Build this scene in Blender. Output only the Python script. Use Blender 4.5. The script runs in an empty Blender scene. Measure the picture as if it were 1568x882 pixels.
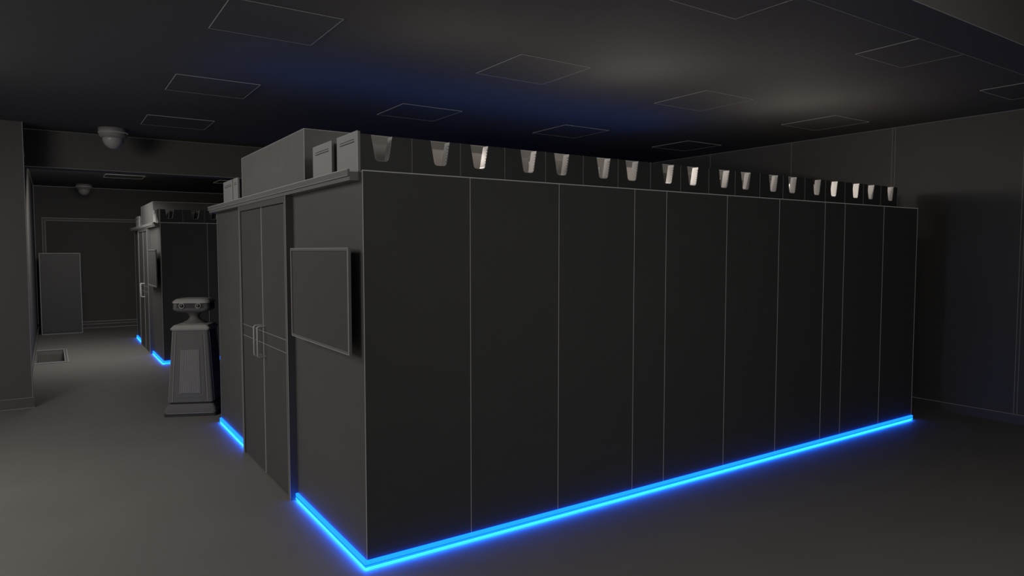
import bpy, bmesh, math
from mathutils import Vector, Matrix
SC=bpy.context.scene
COL=SC.collection
SC.view_settings.view_transform='Standard'
SC.view_settings.look='None'

# ------------------------------------------------------------ materials
def mat(name,col,rough=.55,metal=0.,emit=None,es=0.,noise=.0,nscale=6.,spec=.4):
    m=bpy.data.materials.new(name); m.use_nodes=True
    nt=m.node_tree; b=nt.nodes['Principled BSDF']
    b.inputs['Roughness'].default_value=rough
    b.inputs['Metallic'].default_value=metal
    b.inputs['Specular IOR Level'].default_value=spec
    c=(col[0],col[1],col[2],1)
    b.inputs['Base Color'].default_value=c
    tc=nt.nodes.new('ShaderNodeTexCoord')
    if noise>0:
        n=nt.nodes.new('ShaderNodeTexNoise'); n.inputs['Scale'].default_value=nscale; n.inputs['Detail'].default_value=5
        nt.links.new(tc.outputs['Object'],n.inputs['Vector'])
        r=nt.nodes.new('ShaderNodeValToRGB')
        r.color_ramp.elements[0].position=.3; r.color_ramp.elements[1].position=.7
        r.color_ramp.elements[0].color=tuple(v*(1-noise) for v in col)+(1,)
        r.color_ramp.elements[1].color=tuple(v*(1+noise) for v in col)+(1,)
        nt.links.new(n.outputs['Fac'],r.inputs['Fac']); nt.links.new(r.outputs['Color'],b.inputs['Base Color'])
    if emit:
        b.inputs['Emission Color'].default_value=(emit[0],emit[1],emit[2],1); b.inputs['Emission Strength'].default_value=es
    return m
M={}
M['floor']=mat('floor_vinyl',(.24,.228,.214),.5,noise=.04,nscale=1.5,spec=.25)
M['wall']=mat('wall_paint',(.11,.105,.1),.7,noise=.03,nscale=2)
M['ceil']=mat('ceiling_paint',(.11,.108,.105),.8,noise=.03,nscale=2,spec=.2)
M['panel']=mat('rack_panel_metal',(.086,.086,.086),.55,noise=.03,nscale=3,spec=.3)
M['end']=mat('end_panel_metal',(.115,.111,.106),.48,noise=.03,nscale=3)
M['door']=mat('aisle_door_metal',(.09,.087,.083),.5,noise=.03,nscale=3)
M['ledge']=mat('roof_trim_metal',(.2,.195,.187),.4,noise=.03)
M['duct']=mat('canopy_metal',(.19,.185,.178),.5,noise=.04)
M['trough']=mat('trough_black_metal',(.06,.06,.06),.5)
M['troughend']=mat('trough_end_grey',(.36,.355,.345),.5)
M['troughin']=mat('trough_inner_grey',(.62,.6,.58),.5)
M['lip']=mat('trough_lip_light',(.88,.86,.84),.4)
M['line']=mat('edge_line_glow',(.3,.3,.295),.4,emit=(1,.98,.95),es=.07)  # outline strips with a glow put into the material, not light sources
M['linee']=mat('seam_line_glow',(.3,.3,.295),.4,emit=(1,.98,.95),es=.06)  # rack seam outlines, same emissive brightening
M['line2']=mat('frame_line_glow',(.25,.25,.245),.4,emit=(1,.97,.93),es=.04)  # frame and door outlines, brightened by emission
M['linef']=mat('faint_line_glow',(.2,.2,.195),.5,emit=(1,.98,.95),es=.022)  # weakest painted glow, for room and baseboard outlines
M['led']=mat('led_strip_blue',(.01,.1,.5),.4,emit=(.003,.088,1.0),es=4.9)
M['ledhalo']=mat('led_halo_boost',(.01,.1,.5),.4,emit=(.006,.15,1.0),es=42)  # extra emitter, made up to strengthen the blue halo on the floor
M['led2']=mat('led_diffuser_rib',(.01,.1,.4),.4,emit=(.004,.24,1.0),es=.8)
M['screen']=mat('display_panel',(.1,.097,.093),.42,noise=.02)
M['bezel']=mat('display_bezel',(.2,.195,.19),.35)
M['robot']=mat('robot_shell_grey',(.165,.16,.154),.8,spec=.08)
M['robotd']=mat('robot_dark_trim',(.05,.05,.05),.6,spec=.2)
M['robotl']=mat('robot_light_trim',(.38,.365,.35),.7,spec=.15)
M['handle']=mat('handle_steel',(.45,.43,.41),.4)
M['lens']=mat('lens_glass',(.02,.02,.02),.12,spec=.8)
M['white']=mat('camera_housing',(.3,.29,.28),.45)
M['dome']=mat('camera_dome',(.42,.4,.385),.3,spec=.6)
M['base']=mat('baseboard_grey',(.12,.115,.11),.5)
M['pit']=mat('pit_concrete',(.2,.19,.18),.7,noise=.1)

# ------------------------------------------------------------ helpers
def mk(name,bm,m,parent=None):
    me=bpy.data.meshes.new(name); bmesh.ops.recalc_face_normals(bm,faces=bm.faces); bm.to_mesh(me); bm.free()
    o=bpy.data.objects.new(name,me); COL.objects.link(o)
    for x in (m if isinstance(m,(list,tuple)) else [m]): me.materials.append(x)
    if parent: o.parent=parent
    return o
def empty(name,loc=(0,0,0)):
    o=bpy.data.objects.new(name,None); o.empty_display_size=.2; COL.objects.link(o); o.location=loc; return o
def addbox(bm,a,b,mi=0):
    x0,y0,z0=a; x1,y1,z1=b
    v=[bm.verts.new(p) for p in ((x0,y0,z0),(x1,y0,z0),(x1,y1,z0),(x0,y1,z0),(x0,y0,z1),(x1,y0,z1),(x1,y1,z1),(x0,y1,z1))]
    fs=[bm.faces.new([v[i] for i in q]) for q in ((0,3,2,1),(4,5,6,7),(0,1,5,4),(1,2,6,5),(2,3,7,6),(3,0,4,7))]
    for f in fs: f.material_index=mi
    return fs
def box(name,a,b,m,parent=None,bev=0):
    bm=bmesh.new(); addbox(bm,a,b)
    if bev: bmesh.ops.bevel(bm,geom=bm.edges[:],offset=bev,segments=2,affect='EDGES',profile=.6)
    return mk(name,bm,m,parent)
def boxes(name,lst,m,parent=None):
    bm=bmesh.new()
    for q in lst: addbox(bm,q[0],q[1],q[2] if len(q)>2 else 0)
    return mk(name,bm,m,parent)
LW=.6
def seg(p,q,w=.0045):
    w*=LW
    a=[min(p[i],q[i])-w/2 for i in range(3)]; b=[max(p[i],q[i])+w/2 for i in range(3)]
    return (a,b)
def rect_sec(w,d,z,c,cx=0,cy=0,n=3):
    pts=[]
    for k,(sx,sy) in enumerate(((1,1),(-1,1),(-1,-1),(1,-1))):
        for i in range(n+1):
            a=math.pi/2*(k+i/n)
            pts.append((cx+sx*(w/2-c)+c*math.cos(a),cy+sy*(d/2-c)+c*math.sin(a),z))
    return pts
def loft(bm,secs,mi=0,cap=True):
    rings=[[bm.verts.new(p) for p in s] for s in secs]
    for r0,r1 in zip(rings,rings[1:]):
        n=len(r0)
        for i in range(n):
            f=bm.faces.new((r0[i],r0[(i+1)%n],r1[(i+1)%n],r1[i])); f.material_index=mi
    if cap:
        f=bm.faces.new(rings[0][::-1]); f.material_index=mi
        f=bm.faces.new(rings[-1]); f.material_index=mi
def revolve(bm,prof,c=(0,0,0),n=32,mi=0,axis='Z'):
    rings=[]
    for r,h in prof:
        ring=[]
        for i in range(n):
            a=2*math.pi*i/n
            p=(r*math.cos(a),r*math.sin(a),h)
            if axis=='-Y': p=(p[0],-h,p[1])
            ring.append(bm.verts.new((c[0]+p[0],c[1]+p[1],c[2]+p[2])))
        rings.append(ring)
    for r0,r1 in zip(rings,rings[1:]):
        for i in range(n):
            f=bm.faces.new((r0[i],r0[(i+1)%n],r1[(i+1)%n],r1[i])); f.material_index=mi; f.smooth=True
    for r in (rings[0],rings[-1]):
        f=bm.faces.new(r); f.material_index=mi

# ------------------------------------------------------------ room
ZC=3.244; XW=8.262; YB=18.6; YF=-4.0; XL=-7.0
bm=bmesh.new()
hx0,hx1,hy0,hy1=-.27,.13,13.1,14.75
xs=[XL,hx0,hx1,XW]; ys=[YF,hy0,hy1,YB]
for i in range(3):
    for j in range(3):
        if i==1 and j==1: continue
        addbox(bm,(xs[i],ys[j],-.06),(xs[i+1],ys[j+1],0))
mk('floor',bm,M['floor'])
pit=empty('floor_access_opening',(0,0,0))
boxes('pit_walls',[((hx0,hy0,-.5),(hx0+.01,hy1,-.06)),((hx1-.01,hy0,-.5),(hx1,hy1,-.06)),((hx0,hy0,-.5),(hx1,hy0+.01,-.06)),((hx0,hy1-.01,-.5),(hx1,hy1,-.06)),((hx0,hy0,-.52),(hx1,hy1,-.5))],M['pit'],pit)
boxes('rim_frame',[((hx1,hy0-.04,0),(hx1+.04,hy1+.04,.012)),((hx0,hy0-.04,0),(hx1,hy0,.012)),((hx0,hy1,0),(hx1,hy1+.04,.012))],M['ledge'],pit)
boxes('rim_edges',[seg((hx1,hy0,.014),(hx1,hy1,.014),.016),seg((hx0,hy0,.014),(hx1,hy0,.014),.016),seg((hx0,hy1,.014),(hx1,hy1,.014),.016),seg((hx1+.04,hy0-.04,.01),(hx1+.04,hy1+.04,.01),.016),seg((hx0,hy0-.04,.01),(hx1+.04,hy0-.04,.01),.016)],M['line'],pit)

box('ceiling',(XL,YF,ZC),(XW,YB,ZC+.1),M['ceil'])
box('wall_right',(XW,YF,0),(XW+.2,YB,ZC),M['wall'])
box('wall_back',(-.5,YB,0),(XW,YB+.2,ZC),M['wall'])
box('wall_left',(XL,9.5,0),(-.23,9.75,ZC),M['wall'])
box('wall_corridor',(-.5,9.75,0),(-.3,YB,ZC),M['wall'])
box('beam_header',(-.23,10.0,2.8),(XW,10.3,ZC),M['wall'])
boxes('glow_line_1',[seg((-.23,10.0,2.8),(XW,10.0,2.8),.008),seg((-.23,10.0,ZC-.004),(XW,10.0,ZC-.004),.005)],M['linef'])  # drawn outline of the header, slightly self-glowing
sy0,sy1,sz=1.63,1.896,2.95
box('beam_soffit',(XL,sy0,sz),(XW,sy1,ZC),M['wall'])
boxes('glow_line_2',[seg((XL,sy0,sz),(XW,sy0,sz),.004),seg((XL,sy1,sz),(XW,sy1,sz),.004)],M['linef'])
boxes('glow_line_3',[seg((XW-.001,y,.1),(XW-.001,y,ZC),.006) for y in (2.88,2.91,4.2,4.235,5.56,6.92,8.28)]+[seg((XW-.002,YF,ZC-.004),(XW-.002,9.99,ZC-.004),.006)],M['linef'])
boxes('glow_line_4',[seg((-.23,9.498,.12),(-.23,9.498,ZC),.01),seg((-.297,9.8,ZC-.004),(-.297,YB-.01,ZC-.004),.012),seg((-.29,YB-.005,ZC-.004),(XW,YB-.005,ZC-.004),.016),seg((-.295,YB-.005,0.15),(-.295,YB-.005,ZC),.016)],M['linef'])
def baseboard(name,a,b,ln):
    p=empty(name); box('board',a,b,M['base'],p); boxes('edge',ln,M['linef'],p)
baseboard('baseboard_right',(XW-.015,YF,0),(XW,9.99,.1),[seg((XW-.016,YF,.1),(XW-.016,9.9,.1),.008)])
baseboard('baseboard_left',(XL,9.485,0),(-.215,9.5,.12),[seg((XL,9.483,.12),(-.215,9.483,.12),.01),seg((XL,9.483,.004),(-.215,9.483,.004),.01)])
baseboard('baseboard_corridor',(-.3,9.76,0),(-.285,YB-.02,.1),[seg((-.284,9.76,.1),(-.284,YB-.02,.1),.01)])
baseboard('baseboard_back',(.3,YB-.03,0),(XW,YB,.15),[seg((.3,YB-.032,.15),(XW-.02,YB-.032,.15),.024),seg((.3,YB-.032,.09),(XW-.02,YB-.032,.09),.02),seg((.3,YB-.032,.006),(XW-.02,YB-.032,.006),.02)])
fr=empty('door_frame')
boxes('frame',[((-.16,YB-.05,.16),(-.10,YB-.001,2.53)),((-.10,YB-.05,2.47),(2.34,YB-.001,2.53)),((2.34,YB-.05,.16),(2.4,YB-.001,2.53))],M['base'],fr)
boxes('frame_edges',[seg((-.16,YB-.052,.16),(-.16,YB-.052,2.53),.018),seg((-.16,YB-.052,2.53),(2.4,YB-.052,2.53),.018),seg((-.10,YB-.052,.16),(-.10,YB-.052,2.47),.018),seg((-.10,YB-.052,2.47),(2.34,YB-.052,2.47),.018)],M['linef'],fr)
def cpanel(x0,y0,x1,y1):
    p=empty('ceiling_light_panel',((x0+x1)/2,(y0+y1)/2,ZC))
    a,b=(x1-x0)/2,(y1-y0)/2; z=-.004; w=.006
    if y0>12: w=.014
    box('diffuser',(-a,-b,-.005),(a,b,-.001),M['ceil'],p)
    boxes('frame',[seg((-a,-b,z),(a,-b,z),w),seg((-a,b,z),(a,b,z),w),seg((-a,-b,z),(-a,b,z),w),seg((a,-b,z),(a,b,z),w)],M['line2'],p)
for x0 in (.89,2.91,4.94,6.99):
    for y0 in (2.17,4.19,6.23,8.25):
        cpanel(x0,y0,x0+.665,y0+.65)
for x0 in (.89,2.91,4.94): 
    cpanel(x0,15.05,x0+.665,15.7); cpanel(x0,12.6,x0+.665,13.25)

# ------------------------------------------------------------ containment
X0=1.427; Y0=3.585; LN=6.117; W=3.986; H=2.239
def u_notch(cx,top,bot,z0,z1,r=.022,n=5):
    pts=[(cx+top/2,z1)]
    for sgn in (1,-1):
        cxr=cx+sgn*(bot/2-r)
        for i in range(n+1):
            a=(-math.pi/2)*(i/n) if sgn==1 else (-math.pi/2)-(math.pi/2)*(i/n)
            pts.append((cxr+r*math.cos(a),z0+r+r*math.sin(a)))
    pts.append((cx-top/2,z1))
    return pts
def trough(yF,yB,x0,n,pitch,z0,z1,loc=(0,0,0)):
    tr=empty('cable_trough',loc)
    bm=bmesh.new(); bl=bmesh.new(); bs=[]; bt=bmesh.new()
    for k in range(n):
        xa=x0+k*pitch; xb=xa+pitch
        cx=xa+(.137 if k%2==0 else .187)
        nt=u_notch(cx,.13,.085,z0+.068,z1)
        for (yy,mi,t) in ((yF,0,.006),(yB,1,.006)):
            outline=[(xa,z0),(xb,z0),(xb,z1)]+nt+[(xa,z1)]
            va=[bm.verts.new((p[0],yy,p[1])) for p in outline]
            vb=[bm.verts.new((p[0],yy+t,p[1])) for p in outline]
            f=bm.faces.new(va); f.material_index=0 if mi==0 else 1
            f=bm.faces.new(vb[::-1]); f.material_index=1 if mi==0 else 0
            m_=len(outline)
            for i in range(m_):
                f=bm.faces.new((va[i],va[(i+1)%m_],vb[(i+1)%m_],vb[i])); f.material_index=0
        for i in range(len(nt)-1):
            p,q=nt[i],nt[i+1]
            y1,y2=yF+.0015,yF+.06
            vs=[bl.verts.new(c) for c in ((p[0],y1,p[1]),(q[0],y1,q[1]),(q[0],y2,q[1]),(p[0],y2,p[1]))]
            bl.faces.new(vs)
        for j in range(6):
            z=z0+.095+j*.018; x=cx+.045+(z-z0-.09)/(z1-z0-.09)*.0175
            addbox(bt,(x-.006,yF-.003,z),(x+.001,yF+.006,z+.006))
        bs.append(seg((xb,yF-.001,z0),(xb,yF-.001,z1),.004))
    L=n*pitch
    addbox(bm,(x0,yF,z0),(x0+L,yB,z0+.006),1)
    addbox(bm,(x0+L-.006,yF,z0),(x0+L,yB,z1),0)
    mk('channel',bm,[M['trough'],M['troughin']],tr)
    lip=mk('lips',bl,M['lip'],tr)
    sm=lip.modifiers.new('s','SOLIDIFY'); sm.thickness=.004; sm.offset=0
    mk('teeth',bt,M['troughend'],tr)
    boxes('end_cap',[((x0-.012,yF-.01,z0),(x0+.004,yB+.01,z1+.012))],M['troughend'],tr)
    boxes('end_slots',[((x0-.014,yF+.04,z1-.045),(x0-.011,yB-.04,z1-.040)),((x0-.014,yF+.04,z1-.03),(x0-.011,yB-.04,z1-.027))],M['robotd'],tr)
    bs+= [seg((x0,yF-.002,z1),(x0,yF-.002,z0),.006)]
    boxes('seams',bs,M['linef'],tr)
    e=[seg((x0-.012,yF-.01,z0),(x0-.012,yF-.01,z1+.012),.005),seg((x0-.012,yB+.01,z0),(x0-.012,yB+.01,z1+.012),.005),seg((x0-.012,yF-.01,z1+.012),(x0-.012,yB+.01,z1+.012),.005)]
    boxes('edge_glow_line',e,M['line'],tr)
    return tr

def containment(dy):
    P=empty('server_aisle_containment',(0,dy,0))
    x0,x1,y0,y1=X0,X0+LN,Y0,Y0+W
    seams=[x0,2.11,2.79,3.475,3.80,4.49,5.175,5.855,6.18,6.875,x1]
    bm=bmesh.new()
    g=.0008
    for a,b in zip(seams,seams[1:]):
        aa=a if a==x0 else a+g; bb=b if b==x1 else b-g
        addbox(bm,(aa,y0,.05),(bb,y0+.03,H))
        addbox(bm,(aa,y1-.03,.05),(bb,y1,H))
    mk('side_panels',bm,M['panel'],P)
    box('core',(x0+.03,y0+.03,.0),(x1-.03,y1-.03,H-.02),M['robotd'],P)
    boxes('plinth',[((x0+.015,y0+.012,0),(x1-.01,y0+.03,.05)),((x0+.015,y1-.03,0),(x1-.01,y1-.012,.05))],M['robotd'],P)
    boxes('end_panels',[((x0,y0+.03,.04),(x0+.03,4.89,H-.02)),((x0,6.33,.04),(x0+.03,y1-.03,H-.02)),((x1-.03,y0+.03,.04),(x1,y1-.03,H-.02))],M['end'],P)
    box('corner_face_1',(x0-.001,y0+.0005,.05),(x0,y0+.03,H),M['end'],P)
    box('roof',(x0,y0+.03,H-.02),(x1,y1-.03,H),M['panel'],P)
    lx=1.365
    bm=bmesh.new()
    addbox(bm,(lx,y0+.03,2.185),(x0+.02,y1+.06,2.232))
    addbox(bm,(lx-.012,y0+.03,2.21),(lx,y1+.06,2.245))
    mk('roof_ledge',bm,M['ledge'],P)
    dx=1.372
    boxes('door_frame',[((dx,4.89,0),(x0,4.925,2.185)),((dx,6.295,0),(x0,6.33,2.185)),((dx,4.925,2.14),(x0,6.295,2.185))],M['end'],P)
    mid=5.60
    for i,(a,b) in enumerate(((4.93,mid-.004),(mid+.004,6.29))):
        bm=bmesh.new()
        addbox(bm,(dx+.012,a,.01),(dx+.04,b,2.135))
        mk('door_leaf_%d'%(i+1),bm,M['door'],P)
        f=dx+.011
        boxes('door_leaf_lines_%d'%(i+1),[seg((f,a,1.06),(f,b,1.06),.006),seg((f,a,1.155),(f,b,1.155),.006)],M['line2'],P)
        hy=(mid-.055) if i==0 else (mid+.055)
        cu=bpy.data.curves.new('handle','CURVE'); cu.dimensions='3D'; cu.bevel_depth=.008; cu.bevel_resolution=3
        sp=cu.splines.new('POLY'); pts=[(f,hy,1.20),(f-.05,hy,1.20),(f-.06,hy,1.19),(f-.06,hy,.97),(f-.05,hy,.96),(f,hy,.96)]
        sp.points.add(len(pts)-1)
        for q,p in zip(sp.points,pts): q.co=(*p,1)
        ho=bpy.data.objects.new('door_handle_%d'%(i+1),cu); cu.materials.append(M['handle']); COL.objects.link(ho); ho.parent=P
    box('aisle_canopy',(1.46,4.72,H),(x1-.1,6.57,2.635),M['duct'],P,bev=.004)
    z0,z1=.014,.05
    boxes('led_strip',[((x0-.01,y0-.018,z0),(x1+.0,y0+.01,z1)),((x0-.018,y0-.018,z0),(x0+.01,4.885,z1)),((x0-.018,6.335,z0),(x0+.01,y1,z1))],M['led'],P)
    boxes('led_halo_emitter',[((x0-.01,y0-.0175,z0-.002),(x1,y0+.005,z0)),((x0-.0175,y0-.0175,z0-.002),(x0+.005,4.885,z0)),((x0-.0175,6.335,z0-.002),(x0+.005,y1,z0))],M['ledhalo'],P)  # hidden emitter added under the strip for a stronger floor halo
    boxes('led_rib',[((x0-.0195,y0-.0195,.026),(x1,y0-.017,.031)),((x0-.0195,y0-.0195,.026),(x0-.017,4.885,.031))],M['led2'],P)
    w=.005
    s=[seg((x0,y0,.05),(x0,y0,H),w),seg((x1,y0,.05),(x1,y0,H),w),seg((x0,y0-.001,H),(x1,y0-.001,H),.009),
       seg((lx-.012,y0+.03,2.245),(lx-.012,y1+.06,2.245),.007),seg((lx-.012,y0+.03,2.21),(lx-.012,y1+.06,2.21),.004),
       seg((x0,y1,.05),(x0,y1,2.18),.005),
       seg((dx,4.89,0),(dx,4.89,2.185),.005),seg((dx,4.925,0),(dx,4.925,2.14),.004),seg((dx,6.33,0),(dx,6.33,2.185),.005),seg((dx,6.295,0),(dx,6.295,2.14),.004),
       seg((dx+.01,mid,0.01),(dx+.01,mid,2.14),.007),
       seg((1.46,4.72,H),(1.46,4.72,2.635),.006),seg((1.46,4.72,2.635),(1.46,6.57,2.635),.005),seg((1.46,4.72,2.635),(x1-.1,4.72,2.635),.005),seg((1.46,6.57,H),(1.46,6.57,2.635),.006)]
    boxes('edge_glow_line',s,M['line'],P)  # self-glowing outlines drawn along the edges
    boxes('seam_glow_line',[seg((x,y0-.0005,.05),(x,y0-.0005,H),.0045) for x in seams[1:-1]],M['linee'],P)  # panel joints drawn as faintly glowing lines
    for (a,b) in ((Y0+.08,3.97),(4.09,4.42),(6.61,6.77),(6.83,7.2)):
        trough(a,b,1.44,18,.3244,H,2.452,loc=(0,dy,0))
    T=empty('wall_display',(0,dy,0))
    tx=1.36; ya,yb,za,zb=3.632,4.717,1.218,1.814; td=.012
    box('screen',(tx,ya+.014,za+.014),(tx+td,yb-.014,zb-.014),M['screen'],T)
    boxes('bezel',[((tx-.006,ya,za),(tx+td,ya+.016,zb)),((tx-.006,yb-.016,za),(tx+td,yb,zb)),((tx-.006,ya+.016,zb-.016),(tx+td,yb-.016,zb)),((tx-.006,ya+.016,za),(tx+td,yb-.016,za+.016))],M['bezel'],T)
    box('bracket',(tx+td,ya+.3,za+.15),(x0,yb-.3,zb-.15),M['robotd'],T)
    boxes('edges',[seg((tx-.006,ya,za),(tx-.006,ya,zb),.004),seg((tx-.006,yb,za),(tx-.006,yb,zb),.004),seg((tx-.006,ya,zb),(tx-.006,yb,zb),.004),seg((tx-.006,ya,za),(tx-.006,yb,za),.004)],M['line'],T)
containment(0)
containment(8.415)

# ------------------------------------------------------------ robot
R=empty('patrol_robot',(1.30,8.26,0)); R.rotation_euler=(0,0,math.radians(-25))
bm=bmesh.new()
loft(bm,[rect_sec(.54,.51,.0,.03),rect_sec(.54,.51,.03,.03)],1)
loft(bm,[rect_sec(.52,.49,.03,.03),rect_sec(.52,.49,.045,.03)],2)
loft(bm,[rect_sec(.54,.51,.045,.03),rect_sec(.52,.495,.085,.03),rect_sec(.47,.45,.13,.03)],0)
loft(bm,[rect_sec(.43,.41,.13,.03),rect_sec(.43,.41,.15,.03)],1)
loft(bm,[rect_sec(.47,.45,.15,.03),rect_sec(.37,.35,.93,.025)],0)
loft(bm,[rect_sec(.39,.37,.93,.025),rect_sec(.41,.385,.95,.025),rect_sec(.35,.33,.985,.025),rect_sec(.2,.2,1.0,.025)],2)
mk('body',bm,[M['robot'],M['robotd'],M['robotl']],R)
def face_panel(name,rotz):
    bm=bmesh.new()
    o0=.225 if rotz in (0,math.pi) else .235
    def fy(z): return -(o0-(z-.15)/(.78)*.05)
    def slab(xa,xb,za,zb,out,mi):
        p=[]
        for (x,z) in ((xa,za),(xb,za),(xb,zb),(xa,zb)):
            k=1-.21*(z-.15)/.78
            p.append((x*k,z))
        va=[bm.verts.new((x,fy(z)-out,z)) for x,z in p]; vb=[bm.verts.new((x,fy(z)+.01,z)) for x,z in p]
        for q in ((va[0],va[1],va[2],va[3]),(vb[3],vb[2],vb[1],vb[0])):
            f=bm.faces.new(q); f.material_index=mi
        for i in range(4):
            f=bm.faces.new((va[i],va[(i+1)%4],vb[(i+1)%4],vb[i])); f.material_index=mi
    if rotz==0:
        slab(-.16,.16,.2,.90,.003,0)
        n=17
        for i in range(n):
            x=-.095+.19*i/(n-1)
            slab(x-.0035,x+.0035,.25,.72,.012,2)
        slab(-.11,-.104,.24,.73,.010,2); slab(.104,.11,.24,.73,.010,2); 
    slab(-.186,-.180,.16,.92,.006,2); slab(.180,.186,.16,.92,.006,2)
    o=mk(name,bm,[M['robot'],M['robotd'],M['robotl']],R); o.rotation_euler=(0,0,rotz)
face_panel('front_panel',0); face_panel('side_panel_1',math.pi/2); face_panel('side_panel_2',-math.pi/2); face_panel('rear_panel',math.pi)
bm=bmesh.new()
revolve(bm,[(.13,.99),(.12,1.005),(.07,1.03),(.05,1.06),(.06,1.095),(.11,1.125),(.13,1.15)],n=32,mi=0)
mk('neck',bm,[M['robot']],R)
bm=bmesh.new()
loft(bm,[rect_sec(.30,.24,1.125,.05,n=4),rect_sec(.37,.29,1.145,.06,n=4),rect_sec(.39,.31,1.165,.065,n=4)],0)
loft(bm,[rect_sec(.385,.305,1.165,.065,n=4),rect_sec(.375,.295,1.225,.065,n=4)],1)
loft(bm,[rect_sec(.395,.315,1.225,.065,n=4),rect_sec(.385,.305,1.245,.065,n=4),rect_sec(.33,.25,1.268,.06,n=4),rect_sec(.2,.14,1.277,.05,n=4)],2)
mk('head',bm,[M['robot'],M['robot'],M['robotl']],R)
bm=bmesh.new()
loft(bm,[[(-.14,-.153,1.17),(.14,-.153,1.17),(.14,-.12,1.17),(-.14,-.12,1.17)],[(-.14,-.150,1.222),(.14,-.150,1.222),(.14,-.12,1.222),(-.14,-.12,1.222)]],1)
for sx in (-.085,.085):
    revolve(bm,[(.03,.150),(.03,.162),(.024,.164),(.022,.158)],c=(sx,0,1.196),n=24,mi=2,axis='-Y')
    revolve(bm,[(.021,.150),(.020,.162),(.012,.167),(.004,.169)],c=(sx,0,1.196),n=24,mi=3,axis='-Y')
mk('face_visor',bm,[M['robot'],M['robotd'],M['robotl'],M['lens']],R)

# ------------------------------------------------------------ dome cameras
def dome(x,y):
    D=empty('dome_camera',(x,y,ZC))
    bm=bmesh.new(); revolve(bm,[(.155,0),(.155,-.05),(.145,-.09),(.125,-.11),(.118,-.112)],n=40)
    mk('housing',bm,M['white'],D)
    bm=bmesh.new(); revolve(bm,[(.115*math.cos(a),-.11-.13*math.sin(a)) for a in [math.pi/2*i/10 for i in range(10)]]+[(.004,-.24)],n=40)
    mk('bubble',bm,M['dome'],D)
    bm=bmesh.new(); revolve(bm,[(.156,-.05),(.158,-.054),(.156,-.058)],n=40); mk('ring',bm,M['line2'],D)
dome(.65,9.45); dome(.63,17.7)

# ------------------------------------------------------------ cabinet by the back wall
C=empty('metal_cabinet',(0,0,0))
box('carcass',(-.22,17.55,.0),(.51,18.1,1.74),M['end'],C,bev=.004)
boxes('edges',[seg((-.22,17.548,.01),(-.22,17.548,1.74),.018),seg((.51,17.548,.01),(.51,17.548,1.74),.018),seg((-.22,17.548,1.74),(.51,17.548,1.74),.018),seg((-.22,17.548,.01),(.51,17.548,.01),.018)],M['line2'],C)
box('door_panel',(-.20,17.54,.05),(.49,17.55,1.71),M['end'],C)

# ------------------------------------------------------------ lights
def area(name,loc,target,sx,sy,power,col=(1,.965,.925)):
    l=bpy.data.lights.new(name,'AREA'); l.shape='RECTANGLE'; l.size=sx; l.size_y=sy; l.energy=power; l.color=col
    o=bpy.data.objects.new(name,l); COL.objects.link(o); o.location=loc
    d=Vector(target)-Vector(loc); o.rotation_euler=d.to_track_quat('-Z','Y').to_euler(); return o
def point(name,loc,power,col,r=.03):
    l=bpy.data.lights.new(name,'POINT'); l.energy=power; l.color=col; l.shadow_soft_size=r
    o=bpy.data.objects.new(name,l); COL.objects.link(o); o.location=loc; return o
area('lamp_left',(-3.2,4.2,3.1),(1.2,6,.8),2.5,2.5,105)
area('lamp_side',(-1.3,6.4,3.15),(.2,6.0,0),1.2,1.2,42)
area('fill_front',(2.5,.3,3.0),(3.6,1.8,0),4.0,.8,21)  # added fill above the frame, lifts the front floor
area('fill_corridor',(.6,14.0,3.15),(.5,15.5,0),1.0,4.5,70)  # added fill, brightens the corridor and its back wall
for x,e in ((2.2,3.2),(3.95,8),(6.1,8),(2.95,1.2),(5.05,1.2),(7.0,1.5)):  # the three weakest are added fill to brighten the notch interiors
    point('trough_lamp_and_fill',(x,4.03,2.475),e,(1,.9,.8),.03)
area('roof_blue_lamp',(3.6,5.6,2.66),(3.6,5.6,4),4.8,1.0,5.5,(.05,.2,1))
w=bpy.data.worlds.new('world'); SC.world=w; w.use_nodes=True
bg=w.node_tree.nodes['Background']; bg.inputs[0].default_value=(1,.97,.94,1); bg.inputs[1].default_value=.13

# ------------------------------------------------------------ camera
cd=bpy.data.cameras.new('camera'); cam=bpy.data.objects.new('camera',cd); COL.objects.link(cam)
cd.sensor_width=36; cd.lens=36*1045/1568; cd.clip_start=.05; cd.clip_end=100
cam.location=(0,0,1.8)
yaw=math.radians(56.027); pitch=math.radians(3.149)
cam.rotation_euler=(math.pi/2-pitch,0,yaw-math.pi/2)
SC.camera=cam
